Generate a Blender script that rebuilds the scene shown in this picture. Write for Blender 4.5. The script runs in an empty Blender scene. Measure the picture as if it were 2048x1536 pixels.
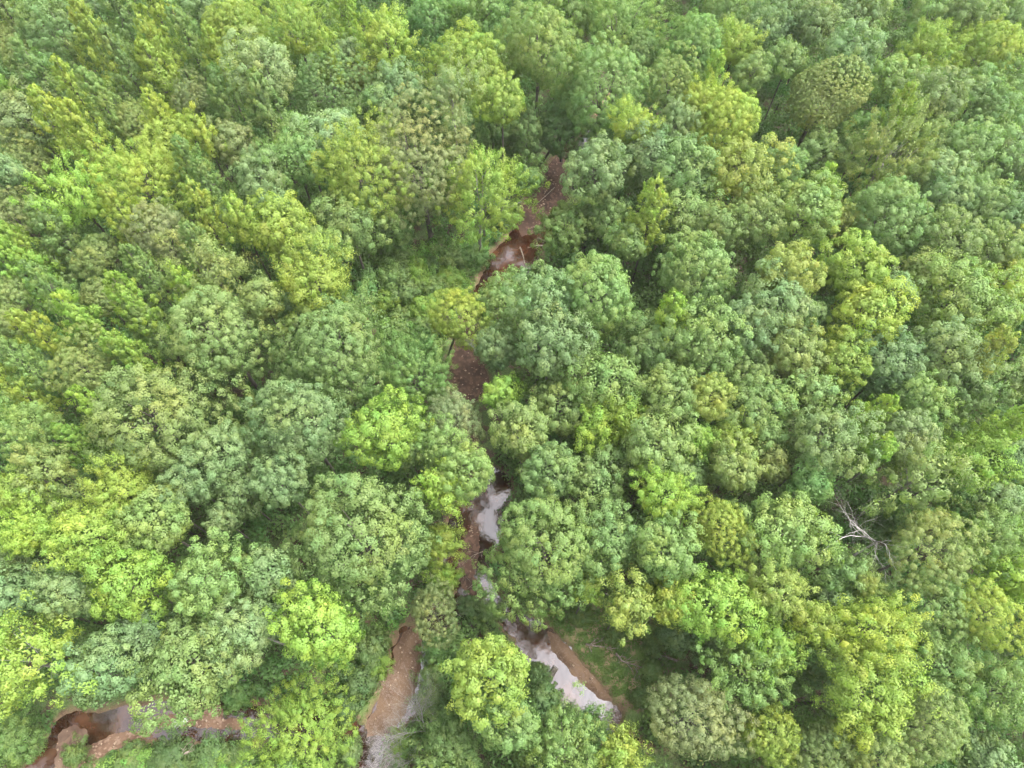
import bpy, math, random
import numpy as np
from mathutils import Vector, noise as mnoise

# ------------------------------------------------------------------ camera, sky, sun, exposure
scene = bpy.context.scene
C = scene.collection
CAM_H = 80.0
TILT = math.radians(27.5)
FPX = 1365.0                      # focal length in pixels of a 2048 px wide frame
cam_data = bpy.data.cameras.new('camera')
cam_data.sensor_width = 36.0
cam_data.lens = FPX / 2048.0 * 36.0
cam_data.clip_start = 0.5
cam_data.clip_end = 6000.0
cam = bpy.data.objects.new('camera', cam_data)
C.objects.link(cam)
cam.location = (0, 0, CAM_H)
cam.rotation_euler = (TILT, 0, 0)
scene.camera = cam

SUN_EL, SUN_AZ = math.radians(62), math.radians(75)      # azimuth from +Y towards +X
world = bpy.data.worlds.new('World')
scene.world = world
world.use_nodes = True
wn = world.node_tree
bg = wn.nodes['Background']
sky = wn.nodes.new('ShaderNodeTexSky')
sky.sky_type = 'NISHITA'
sky.sun_disc = False
sky.sun_elevation = SUN_EL
sky.sun_rotation = SUN_AZ
sky.dust_density = 4.0
sky.ozone_density = 0.4
sky.air_density = 1.0
hs = wn.nodes.new('ShaderNodeHueSaturation')
hs.inputs['Saturation'].default_value = 0.12              # a thin even cloud layer takes the blue out
wn.links.new(sky.outputs[0], hs.inputs['Color'])
wn.links.new(hs.outputs[0], bg.inputs['Color'])
bg.inputs['Strength'].default_value = 0.15

sun_data = bpy.data.lights.new('sun', 'SUN')
sun_data.energy = 1.05
sun_data.angle = math.radians(25)
sun_data.color = (1.0, 0.97, 0.91)
sun = bpy.data.objects.new('sun', sun_data)
C.objects.link(sun)
sdir = Vector((math.sin(SUN_AZ) * math.cos(SUN_EL), math.cos(SUN_AZ) * math.cos(SUN_EL), math.sin(SUN_EL)))
sun.rotation_euler = sdir.to_track_quat('Z', 'Y').to_euler()

scene.view_settings.view_transform = 'Standard'
scene.view_settings.look = 'None'
scene.view_settings.gamma = 1.0
scene.view_settings.exposure = 2.74
scene.render.engine = 'CYCLES'
scene.cycles.max_bounces = 8
scene.cycles.diffuse_bounces = 5
scene.cycles.transmission_bounces = 5
scene.cycles.glossy_bounces = 2

# ------------------------------------------------------------------ helpers
rnd = random.Random(7)

def at(px, py, z=0.0):
    """the point of height z that lies behind pixel (px, py)"""
    dx, dy = (px - 1024.0) / FPX, (768.0 - py) / FPX
    wy = dy * math.cos(TILT) + math.sin(TILT)
    wz = dy * math.sin(TILT) - math.cos(TILT)
    t = (z - CAM_H) / wz
    return dx * t, wy * t, t                      # x, y, depth along the optical axis

def tag(o, label=None, cat=None, group=None, kind=None):
    if label: o['label'] = label
    if cat: o['category'] = cat
    if group: o['group'] = group
    if kind: o['kind'] = kind
    return o

def link(name, data, parent=None, loc=(0, 0, 0)):
    o = bpy.data.objects.new(name, data)
    C.objects.link(o)
    o.location = loc
    if parent: o.parent = parent
    return o

def np_mesh(name, verts, faces, mat, attrs=None, smooth=False, normals=None):
    """verts (n,3), faces (m,4) or (m,3) arrays -> one mesh"""
    verts = np.asarray(verts, dtype=np.float32); faces = np.asarray(faces, dtype=np.int32)
    me = bpy.data.meshes.new(name)
    k = faces.shape[1]
    me.vertices.add(len(verts)); me.vertices.foreach_set('co', verts.ravel())
    me.loops.add(faces.size); me.loops.foreach_set('vertex_index', faces.ravel())
    me.polygons.add(len(faces))
    me.polygons.foreach_set('loop_start', np.arange(0, faces.size, k, dtype=np.int32))
    me.polygons.foreach_set('loop_total', np.full(len(faces), k, dtype=np.int32))
    if smooth: me.polygons.foreach_set('use_smooth', np.ones(len(faces), dtype=bool))
    for an, (dom, arr) in (attrs or {}).items():
        a = me.attributes.new(an, 'FLOAT', dom)
        a.data.foreach_set('value', np.asarray(arr, dtype=np.float32))
    me.materials.append(mat)
    me.update(calc_edges=True)
    if normals is not None:
        me.polygons.foreach_set('use_smooth', np.ones(len(faces), dtype=bool))
        me.normals_split_custom_set_from_vertices(np.repeat(normals, 4, axis=0).astype(np.float32))
    return me

def tubes_mesh(name, segs, mat, sides=6):
    """segs: list of polylines [(point, radius), ...] -> one mesh of tapered tubes"""
    V, F = [], []
    for pl in segs:
        base = len(V); n = len(pl)
        for i, (p, r) in enumerate(pl):
            a = Vector(pl[max(i - 1, 0)][0]); b = Vector(pl[min(i + 1, n - 1)][0])
            d = (b - a)
            d = d.normalized() if d.length > 1e-6 else Vector((0, 0, 1))
            u = d.cross(Vector((0.3, 0.9, 0.1))).normalized(); v = d.cross(u)
            for s in range(sides):
                an = 2 * math.pi * s / sides
                V.append(Vector(p) + (u * math.cos(an) + v * math.sin(an)) * r)
        for i in range(n - 1):
            for s in range(sides):
                s2 = (s + 1) % sides
                F.append((base + i * sides + s, base + i * sides + s2, base + (i + 1) * sides + s2, base + (i + 1) * sides + s))
        F.append(tuple(base + s for s in range(sides))[::-1]); F.append(tuple(base + (n - 1) * sides + s for s in range(sides)))
    me = bpy.data.meshes.new(name)
    me.from_pydata([tuple(v) for v in V], [], F)
    for p in me.polygons: p.use_smooth = len(p.vertices) == 4
    me.materials.append(mat)
    me.update()
    return me

# ------------------------------------------------------------------ materials
def new_mat(name):
    m = bpy.data.materials.new(name); m.use_nodes = True
    nt = m.node_tree; nt.nodes.clear()
    out = nt.nodes.new('ShaderNodeOutputMaterial')
    return m, nt, nt.nodes, nt.links, out

def mixrgb(N, L, a, b, fac, blend='MIX'):
    m = N.new('ShaderNodeMix'); m.data_type = 'RGBA'; m.blend_type = blend
    for sock, v in ((m.inputs[0], fac), (m.inputs[6], a), (m.inputs[7], b)):
        if isinstance(v, (int, float)): sock.default_value = v
        elif isinstance(v, tuple): sock.default_value = v if len(v) == 4 else (*v, 1)
        else: L.new(v, sock)
    return m.outputs[2]

def ramp(N, L, src, stops):
    r = N.new('ShaderNodeValToRGB')
    L.new(src, r.inputs[0])
    e = r.color_ramp.elements
    while len(e) < len(stops): e.new(0.5)
    for el, (p, c) in zip(e, stops):
        el.position = p; el.color = (*c, 1) if len(c) == 3 else c
    return r.outputs[0]

def leaf_material(name, fixed=None, transl=0.45, world_noise=0.0):
    m, nt, N, L, out = new_mat(name)
    if fixed:
        rgb = N.new('ShaderNodeRGB'); rgb.outputs[0].default_value = (*fixed, 1); base = rgb.outputs[0]
    else:
        oi = N.new('ShaderNodeObjectInfo'); base = oi.outputs['Color']
    lf = N.new('ShaderNodeAttribute'); lf.attribute_name = 'leaf'
    cl = N.new('ShaderNodeAttribute'); cl.attribute_name = 'clump'
    # sprigs differ a little in hue, each leaf in value
    hsv = N.new('ShaderNodeHueSaturation')
    L.new(base, hsv.inputs['Color'])
    mr = N.new('ShaderNodeMapRange'); mr.inputs[3].default_value = 0.482; mr.inputs[4].default_value = 0.518
    L.new(cl.outputs['Fac'], mr.inputs[0]); L.new(mr.outputs[0], hsv.inputs['Hue'])
    mv = N.new('ShaderNodeMapRange'); mv.inputs[3].default_value = 0.88; mv.inputs[4].default_value = 1.14
    L.new(lf.outputs['Fac'], mv.inputs[0]); L.new(mv.outputs[0], hsv.inputs['Value'])
    col = hsv.outputs[0]
    tc = N.new('ShaderNodeTexCoord'); o2 = N.new('ShaderNodeObjectInfo')
    n4 = N.new('ShaderNodeTexNoise'); n4.noise_dimensions = '4D'; n4.inputs['Scale'].default_value = 1.6; n4.inputs['Detail'].default_value = 2
    w4 = N.new('ShaderNodeMath'); w4.operation = 'MULTIPLY'; w4.inputs[1].default_value = 40
    L.new(o2.outputs['Random'], w4.inputs[0]); L.new(w4.outputs[0], n4.inputs['W']); L.new(tc.outputs['Object'], n4.inputs['Vector'])
    col = mixrgb(N, L, col, ramp(N, L, n4.outputs['Fac'], [(0.34, (0.90, 0.98, 1.0)), (0.52, (1, 1, 1)), (0.68, (1.17, 1.05, 0.84))]), 0.0 if fixed else 1.0, 'MULTIPLY')
    if world_noise:
        geo = N.new('ShaderNodeNewGeometry')
        nz = N.new('ShaderNodeTexNoise'); nz.inputs['Scale'].default_value = 0.12; nz.inputs['Detail'].default_value = 3
        L.new(geo.outputs['Position'], nz.inputs['Vector'])
        col = mixrgb(N, L, col, (0.11, 0.15, 0.03), ramp(N, L, nz.outputs['Fac'], [(0.42, (0, 0, 0)), (0.62, (world_noise,) * 3)]))
    d = N.new('ShaderNodeBsdfDiffuse'); L.new(col, d.inputs['Color'])
    t = N.new('ShaderNodeBsdfTranslucent')
    L.new(mixrgb(N, L, col, (1.0, 1.2, 0.6), 1.0, 'MULTIPLY'), t.inputs['Color'])
    mx = N.new('ShaderNodeMixShader'); mx.inputs[0].default_value = transl
    L.new(d.outputs[0], mx.inputs[1]); L.new(t.outputs[0], mx.inputs[2])
    g = N.new('ShaderNodeBsdfGlossy'); g.inputs['Roughness'].default_value = 0.65
    g.inputs['Color'].default_value = (0.9, 0.95, 1.0, 1)
    m2 = N.new('ShaderNodeMixShader'); m2.inputs[0].default_value = 0.016
    L.new(mx.outputs[0], m2.inputs[1]); L.new(g.outputs[0], m2.inputs[2])
    L.new(m2.outputs[0], out.inputs[0])
    return m

def bark_material(name, a, b, scale=6):
    m, nt, N, L, out = new_mat(name)
    tc = N.new('ShaderNodeTexCoord'); nz = N.new('ShaderNodeTexNoise')
    nz.inputs['Scale'].default_value = scale; nz.inputs['Detail'].default_value = 5
    L.new(tc.outputs['Object'], nz.inputs['Vector'])
    p = N.new('ShaderNodeBsdfPrincipled'); p.inputs['Roughness'].default_value = 0.85
    L.new(ramp(N, L, nz.outputs['Fac'], [(0.35, a), (0.65, b)]), p.inputs['Base Color'])
    L.new(p.outputs[0], out.inputs[0])
    return m

M_LEAF = leaf_material('tree_leaves')
M_UNDER = leaf_material('undergrowth_leaves', fixed=(0.085, 0.165, 0.042), world_noise=0.5)
M_CARPET = leaf_material('low_shrub_leaves', fixed=(0.17, 0.32, 0.06), world_noise=0.35)
M_GRASS = leaf_material('grass_blades', fixed=(0.10, 0.17, 0.035), world_noise=0.5)
M_BARK = bark_material('brown_bark', (0.035, 0.03, 0.022), (0.10, 0.085, 0.065))
M_PALE = bark_material('pale_bark', (0.12, 0.11, 0.095), (0.20, 0.19, 0.165))
M_DEAD = bark_material('bleached_wood', (0.15, 0.14, 0.13), (0.33, 0.31, 0.29))
M_LOG = bark_material('fallen_wood', (0.13, 0.10, 0.075), (0.28, 0.235, 0.19))
M_ROCK = bark_material('pale_stone', (0.30, 0.30, 0.28), (0.45, 0.45, 0.42), 3)

def ground_material():
    m, nt, N, L, out = new_mat('forest_floor')
    geo = N.new('ShaderNodeNewGeometry')
    n1 = N.new('ShaderNodeTexNoise'); n1.inputs['Scale'].default_value = 0.8; n1.inputs['Detail'].default_value = 8
    n2 = N.new('ShaderNodeTexNoise'); n2.inputs['Scale'].default_value = 7; n2.inputs['Detail'].default_value = 6
    L.new(geo.outputs['Position'], n1.inputs['Vector']); L.new(geo.outputs['Position'], n2.inputs['Vector'])
    litter = ramp(N, L, n2.outputs['Fac'], [(0.35, (0.03, 0.02, 0.012)), (0.55, (0.06, 0.04, 0.022)), (0.7, (0.11, 0.07, 0.04))])
    moss = ramp(N, L, n2.outputs['Fac'], [(0.35, (0.03, 0.055, 0.012)), (0.7, (0.09, 0.13, 0.035))])
    c = mixrgb(N, L, litter, moss, ramp(N, L, n1.outputs['Fac'], [(0.40, (0, 0, 0)), (0.5, (1, 1, 1))]))
    at_g = N.new('ShaderNodeAttribute'); at_g.attribute_name = 'grassy'
    turf = ramp(N, L, n1.outputs['Fac'], [(0.36, (0.28, 0.2, 0.12)), (0.46, (0.2, 0.17, 0.08)), (0.54, (0.09, 0.14, 0.03))])
    c = mixrgb(N, L, c, turf, at_g.outputs['Fac'])
    at_s = N.new('ShaderNodeAttribute'); at_s.attribute_name = 'bank'
    mud = ramp(N, L, n2.outputs['Fac'], [(0.35, (0.09, 0.05, 0.03)), (0.65, (0.2, 0.12, 0.075))])
    c = mixrgb(N, L, c, mud, at_s.outputs['Fac'])
    p = N.new('ShaderNodeBsdfPrincipled'); p.inputs['Roughness'].default_value = 0.95
    L.new(c, p.inputs['Base Color'])
    b = N.new('ShaderNodeBump'); b.inputs['Strength'].default_value = 0.6; b.inputs['Distance'].default_value = 0.15
    L.new(n2.outputs['Fac'], b.inputs['Height']); L.new(b.outputs[0], p.inputs['Normal'])
    L.new(p.outputs[0], out.inputs[0])
    return m

def sand_material(name, a, b, c3, vor=5.0):
    m, nt, N, L, out = new_mat(name)
    geo = N.new('ShaderNodeNewGeometry')
    n1 = N.new('ShaderNodeTexNoise'); n1.inputs['Scale'].default_value = 0.5; n1.inputs['Detail'].default_value = 6
    n2 = N.new('ShaderNodeTexVoronoi'); n2.inputs['Scale'].default_value = vor
    L.new(geo.outputs['Position'], n1.inputs['Vector']); L.new(geo.outputs['Position'], n2.inputs['Vector'])
    base = ramp(N, L, n1.outputs['Fac'], [(0.38, a), (0.62, b)])
    sep = N.new('ShaderNodeSeparateColor'); L.new(n2.outputs['Color'], sep.inputs[0])
    col = mixrgb(N, L, base, c3, ramp(N, L, sep.outputs[0], [(0.72, (0, 0, 0)), (0.8, (0.7, 0.7, 0.7))]))
    p = N.new('ShaderNodeBsdfPrincipled'); p.inputs['Roughness'].default_value = 0.9
    L.new(col, p.inputs['Base Color'])
    bp = N.new('ShaderNodeBump'); bp.inputs['Strength'].default_value = 0.5; bp.inputs['Distance'].default_value = 0.08
    L.new(n2.outputs['Distance'], bp.inputs['Height']); L.new(bp.outputs[0], p.inputs['Normal'])
    L.new(p.outputs[0], out.inputs[0])
    return m

def water_material():
    m, nt, N, L, out = new_mat('creek_water')
    geo = N.new('ShaderNodeNewGeometry')
    n1 = N.new('ShaderNodeTexNoise'); n1.inputs['Scale'].default_value = 0.35; n1.inputs['Detail'].default_value = 7
    L.new(geo.outputs['Position'], n1.inputs['Vector'])
    bed = ramp(N, L, n1.outputs['Fac'], [(0.38, (0.016, 0.006, 0.003)), (0.55, (0.042, 0.016, 0.008)), (0.70, (0.085, 0.036, 0.018))])
    n2 = N.new('ShaderNodeTexVoronoi'); n2.inputs['Scale'].default_value = 3.5
    L.new(geo.outputs['Position'], n2.inputs['Vector'])
    sep = N.new('ShaderNodeSeparateColor'); L.new(n2.outputs['Color'], sep.inputs[0])
    d = N.new('ShaderNodeBsdfDiffuse'); L.new(bed, d.inputs['Color'])
    g = N.new('ShaderNodeBsdfGlossy'); g.inputs['Roughness'].default_value = 0.04
    g.inputs['Color'].default_value = (0.96, 0.95, 1.0, 1)
    rip = N.new('ShaderNodeTexNoise'); rip.inputs['Scale'].default_value = 1.6; rip.inputs['Detail'].default_value = 4
    L.new(geo.outputs['Position'], rip.inputs['Vector'])
    b = N.new('ShaderNodeBump'); b.inputs['Strength'].default_value = 0.25; b.inputs['Distance'].default_value = 0.05
    L.new(rip.outputs['Fac'], b.inputs['Height']); L.new(b.outputs[0], g.inputs['Normal'])
    mx = N.new('ShaderNodeMixShader'); mx.inputs[0].default_value = 0.075
    L.new(d.outputs[0], mx.inputs[1]); L.new(g.outputs[0], mx.inputs[2])
    L.new(mx.outputs[0], out.inputs[0])
    return m

# ------------------------------------------------------------------ ground and creek
def poly_world(pts, z=-0.6):
    return np.array([at(x, y, z)[:2] for x, y in pts])

def inside(P, poly):
    x, y = P[:, 0], P[:, 1]; r = np.zeros(len(P), bool); n = len(poly)
    for i in range(n):
        x1, y1 = poly[i]; x2, y2 = poly[(i + 1) % n]
        c = ((y1 > y) != (y2 > y)) & (x < (x2 - x1) * (y - y1) / (y2 - y1 + 1e-9) + x1)
        r ^= c
    return r

def edge_dist(P, poly, closed=True):
    d = np.full(len(P), 1e9); n = len(poly)
    for i in range(n if closed else n - 1):
        a = poly[i]; b = poly[(i + 1) % n]; ab = b - a
        t = np.clip(((P - a) @ ab) / (ab @ ab + 1e-9), 0, 1)
        d = np.minimum(d, np.linalg.norm(P - (a + t[:, None] * ab), axis=1))
    return d

CREEK = [
    [(1260, 130, 0.1), (1200, 230, 0.1), (1165, 285, 0.6), (1145, 320, 2.2), (1108, 370, 3.0), (1080, 430, 2.8), (1050, 490, 2.8), (1018, 530, 3.0), (965, 575, 0.6),
     (925, 650, 0.1), (935, 720, 2.2), (935, 765, 2.5), (928, 820, 0.1), (955, 930, 0.1), (985, 975, 2.2), (950, 1060, 3.0),
     (930, 1130, 2.4), (955, 1190, 1.6), (1000, 1215, 0.6), (1040, 1250, 1.2), (1082, 1295, 1.9), (1122, 1348, 2.3),
     (1160, 1396, 2.4), (1208, 1442, 1.7), (1245, 1470, 0.2), (1285, 1485, -0.5), (1330, 1500, -0.4), (1380, 1540, -0.5), (1450, 1610, -0.5)],
    [(965, 1195, 1.5), (900, 1225, 1.1), (848, 1262, 0.9), (847, 1320, 1.1), (830, 1385, 1.0), (768, 1440, 1.2), (740, 1500, 1.0), (725, 1600, 1.0)],
    [(820, 1275, 1.1), (816, 1300, 1.6), (806, 1350, 1.6), (788, 1400, 1.3), (764, 1445, 1.2)],
    [(735, 1500, 0.9), (690, 1465, 1.0), (600, 1440, 0.9), (480, 1445, 1.9), (400, 1438, 2.0), (300, 1443, 1.7),
     (215, 1462, 1.7), (145, 1478, 2.2), (105, 1540, 2.0), (30, 1620, 2.6)],
]
CREEK_W = [[(*at(x, y, -0.7)[:2], w) for x, y, w in line] for line in CREEK]

def creek_dist(P):
    """signed metres outside (+) or inside (-) the channel"""
    best = np.full(len(P), 1e9)
    for line in CREEK_W:
        for (x1, y1, w1), (x2, y2, w2) in zip(line[:-1], line[1:]):
            a = np.array((x1, y1)); ab = np.array((x2 - x1, y2 - y1))
            t = np.clip(((P - a) @ ab) / (ab @ ab), 0, 1)
            d = np.linalg.norm(P - (a + t[:, None] * ab), axis=1) - (w1 + (w2 - w1) * t)
            best = np.minimum(best, d)
    return best

def wob(P, s, seed=0.0):
    """cheap smooth noise in about [-1, 1]"""
    x, y = P[:, 0] * s, P[:, 1] * s
    return (np.sin(x * 1.7 + 2.1 * np.sin(y * 0.9 + seed) + seed) + np.sin(y * 2.3 + 1.7 * np.sin(x * 1.3 + 2 * seed)) +
            0.6 * np.sin((x + y) * 3.9 + seed) + 0.5 * np.sin((x - y) * 5.3 + 3 * seed)) / 3.1

BANK_PX = [(1075, 1235), (1180, 1210), (1290, 1250), (1350, 1300), (1330, 1400), (1250, 1415), (1180, 1370), (1120, 1300)]
CLEAR_PX = [(745, 520), (850, 500), (960, 480), (1010, 560), (900, 600), (880, 700), (830, 700), (770, 650)]
LOWER_PX = [(180, 1470), (500, 1460), (520, 1560), (160, 1560)]
MID_PX = [(690, 1260), (800, 1240), (790, 1330), (760, 1440), (660, 1460), (640, 1380)]
BANKS = [poly_world(p, 0.3) for p in (BANK_PX, CLEAR_PX, LOWER_PX, MID_PX)]

def soft_in(P, poly, w=2.0):
    s = np.where(inside(P, poly), 1, -1) * edge_dist(P, poly)
    return np.clip(0.5 + s / (2 * w), 0, 1)

def ground_z(P):
    d = creek_dist(P) + 0.45 * wob(P, 0.9, 1.3)
    k = np.clip((1.1 - d) / 1.7, 0, 1); k = k * k * (3 - 2 * k)
    return 0.25 * wob(P, 0.12, 0.5) + 0.1 * wob(P, 0.6, 2.0) - 1.5 * k, d

def build_ground():
    fx = np.arange(-100, 100.01, 0.5); fy = np.arange(-30, 150.01, 0.5)
    out = np.array([10, 30, 80, 200, 500])
    xs = np.concatenate([fx[0] - out[::-1], fx, fx[-1] + out]); ys = np.concatenate([fy[0] - out[::-1], fy, fy[-1] + out])
    X, Y = np.meshgrid(xs, ys); P = np.stack([X.ravel(), Y.ravel()], 1)
    z, d = ground_z(P)
    nx, ny = len(xs), len(ys)
    i = np.arange(nx * ny).reshape(ny, nx)
    F = np.stack([i[:-1, :-1], i[:-1, 1:], i[1:, 1:], i[1:, :-1]], -1).reshape(-1, 4)
    g = np.maximum.reduce([soft_in(P, BANKS[0])] + [0.6 * soft_in(P, b) for b in BANKS[1:]])
    me = np_mesh('ground', np.column_stack([P, z]), F, ground_material(),
                 {'grassy': ('POINT', g), 'bank': ('POINT', np.clip((0.9 - d) / 0.7, 0, 1))}, smooth=True)
    tag(link('ground', me), kind='structure')
    w = np_mesh('creek_water', [(-110, -40, -0.75), (110, -40, -0.75), (110, 160, -0.75), (-110, 160, -0.75)], [(0, 1, 2, 3)], water_material())
    tag(link('creek_water', w), kind='structure')

build_ground()

M_SAND = sand_material('pale_sand', (0.085, 0.046, 0.025), (0.140, 0.085, 0.050), (0.15, 0.10, 0.075), 7)
M_GRAVEL = sand_material('orange_gravel', (0.085, 0.045, 0.026), (0.135, 0.078, 0.048), (0.21, 0.14, 0.10), 4)
M_MUD2 = sand_material('brown_silt', (0.06, 0.032, 0.02), (0.12, 0.075, 0.052), (0.13, 0.08, 0.055), 2)
M_MUD = sand_material('red_brown_mud', (0.034, 0.016, 0.009), (0.070, 0.035, 0.021), (0.11, 0.06, 0.038), 3)

def mound(name, px, mat, top, z0=-0.82, shore=1.2, sc=1.0):
    poly = poly_world(px, -0.6)
    if sc != 1:
        c = poly.mean(0); poly = c + (poly - c) * sc
    lo, hi = poly.min(0) - 0.5, poly.max(0) + 0.5
    xs = np.arange(lo[0], hi[0], 0.2); ys = np.arange(lo[1], hi[1], 0.2)
    X, Y = np.meshgrid(xs, ys); P = np.stack([X.ravel(), Y.ravel()], 1)
    s = np.where(inside(P, poly), 1, -1) * edge_dist(P, poly) + 0.18 * wob(P, 2.2, 4.0)
    z = z0 + (top - z0) * np.clip(s / shore, -0.3, 1) + 0.03 * wob(P, 1.9, 1.0)
    nx, ny = len(xs), len(ys); i = np.arange(nx * ny).reshape(ny, nx)
    F = np.stack([i[:-1, :-1], i[:-1, 1:], i[1:, 1:], i[1:, :-1]], -1).reshape(-1, 4)
    keep = (s[F] > -0.25).any(1)
    return tag(link(name, np_mesh(name, np.column_stack([P, z]), F[keep], mat, smooth=True)), kind='structure')

SANDS = [
    ('sand_bar', [(830, 1243), (846, 1262), (848, 1290), (846, 1324), (838, 1376), (826, 1402), (812, 1430), (800, 1452), (784, 1474), (730, 1476), (728, 1437), (748, 1417), (752, 1374), (766, 1340), (782, 1330), (784, 1291), (810, 1258)], M_SAND, -0.4),
    ('sand_bank', [(1088, 1255), (1118, 1268), (1146, 1298), (1170, 1326), (1196, 1350), (1212, 1376), (1240, 1390), (1236, 1412), (1198, 1401), (1168, 1375), (1126, 1330), (1104, 1307)], M_SAND, -0.2),
    ('gravel_bed', [(298, 1456), (312, 1424), (365, 1422), (420, 1400), (443, 1402), (452, 1432), (490, 1430), (495, 1466), (430, 1464), (380, 1460), (330, 1462)], M_GRAVEL, -0.5),
    ('gravel_bed', [(150, 1500), (185, 1482), (232, 1462), (300, 1456), (312, 1476), (245, 1496), (210, 1520), (200, 1552), (135, 1552)], M_GRAVEL, -0.35),
    ('sand_bank', [(92, 1545), (118, 1500), (142, 1478), (156, 1492), (140, 1515), (118, 1548)], M_SAND, -0.6),
    ('muddy_bed', [(100, 1545), (108, 1470), (135, 1445), (175, 1450), (182, 1475), (165, 1500), (150, 1545)], M_MUD2, -0.70),
    ('muddy_bed', [(888, 700), (905, 680), (945, 690), (985, 740), (985, 775), (968, 800), (985, 960), (935, 960), (905, 800), (885, 775)], M_MUD, -0.68),
    ('muddy_bed', [(1095, 300), (1160, 300), (1150, 370), (1135, 420), (1105, 460), (1040, 475), (1025, 440), (1050, 380)], M_MUD, -0.71),
    ('muddy_bed', [(925, 1060), (960, 1040), (965, 1090), (955, 1150), (985, 1190), (955, 1215), (925, 1190), (905, 1140)], M_MUD, -0.71),
    ('gravel_bed', [(1100, 355), (1118, 360), (1100, 395), (1080, 430), (1068, 425), (1082, 390)], M_GRAVEL, -0.70),
    ('gravel_bed', [(930, 1045), (955, 1035), (957, 1075), (938, 1095), (926, 1080)], M_GRAVEL, -0.69),
]
for nm, px, mt, top in SANDS: mound(nm, px, mt, top, shore=0.5 if nm == 'muddy_bed' else 1.2)

# ------------------------------------------------------------------ tree crowns
def unit(v): return v / (np.linalg.norm(v, axis=-1, keepdims=True) + 1e-9)

def leaf_quads(rs, pos, nrm, size, aspect):
    n = len(pos)
    nrm = unit(nrm)
    t = unit(np.cross(nrm, rs.normal(size=(n, 3))))
    b = np.cross(nrm, t)
    s = size[:, None]
    V = np.stack([pos + t * s, pos + b * s * aspect, pos - t * s, pos - b * s * aspect], 1).reshape(-1, 3)
    F = np.arange(4 * n, dtype=np.int32).reshape(n, 4)
    return V, F

KINDS = {
    # clump metres, leaf half-size metres, leaf aspect, lobes amplitude, lowest direction z, leaf density, clump cover
    'round':    dict(cm=0.60, lm=0.088, asp=0.62, amp=0.20, lk=12, zmin=-0.78, cover=1.3, jit=0.09, subs=4, spread=1.08),
    'ragged':   dict(cm=0.50, lm=0.092, asp=0.48, amp=0.28, lk=14, zmin=-0.8, cover=1.15, jit=0.20, subs=5, spread=1.2),
    'feathery': dict(cm=0.36, lm=0.078, asp=0.32, amp=0.14, lk=8, zmin=-0.5, cover=1.10, jit=0.09, subs=5, spread=0.9),
    'dome':     dict(cm=0.32, lm=0.08, asp=0.62, amp=0.05, lk=9, zmin=-0.45, cover=1.2, jit=0.03, subs=5, spread=0.5),
    'open':     dict(cm=0.55, lm=0.105, asp=0.48, amp=0.26, lk=14, zmin=-0.5, cover=1.1, jit=0.25, subs=5, spread=1.1),
    'pointed':  dict(cm=0.40, lm=0.092, asp=0.48, amp=0.10, lk=12, zmin=-1, cover=1.5, jit=0.12),
}

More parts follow.
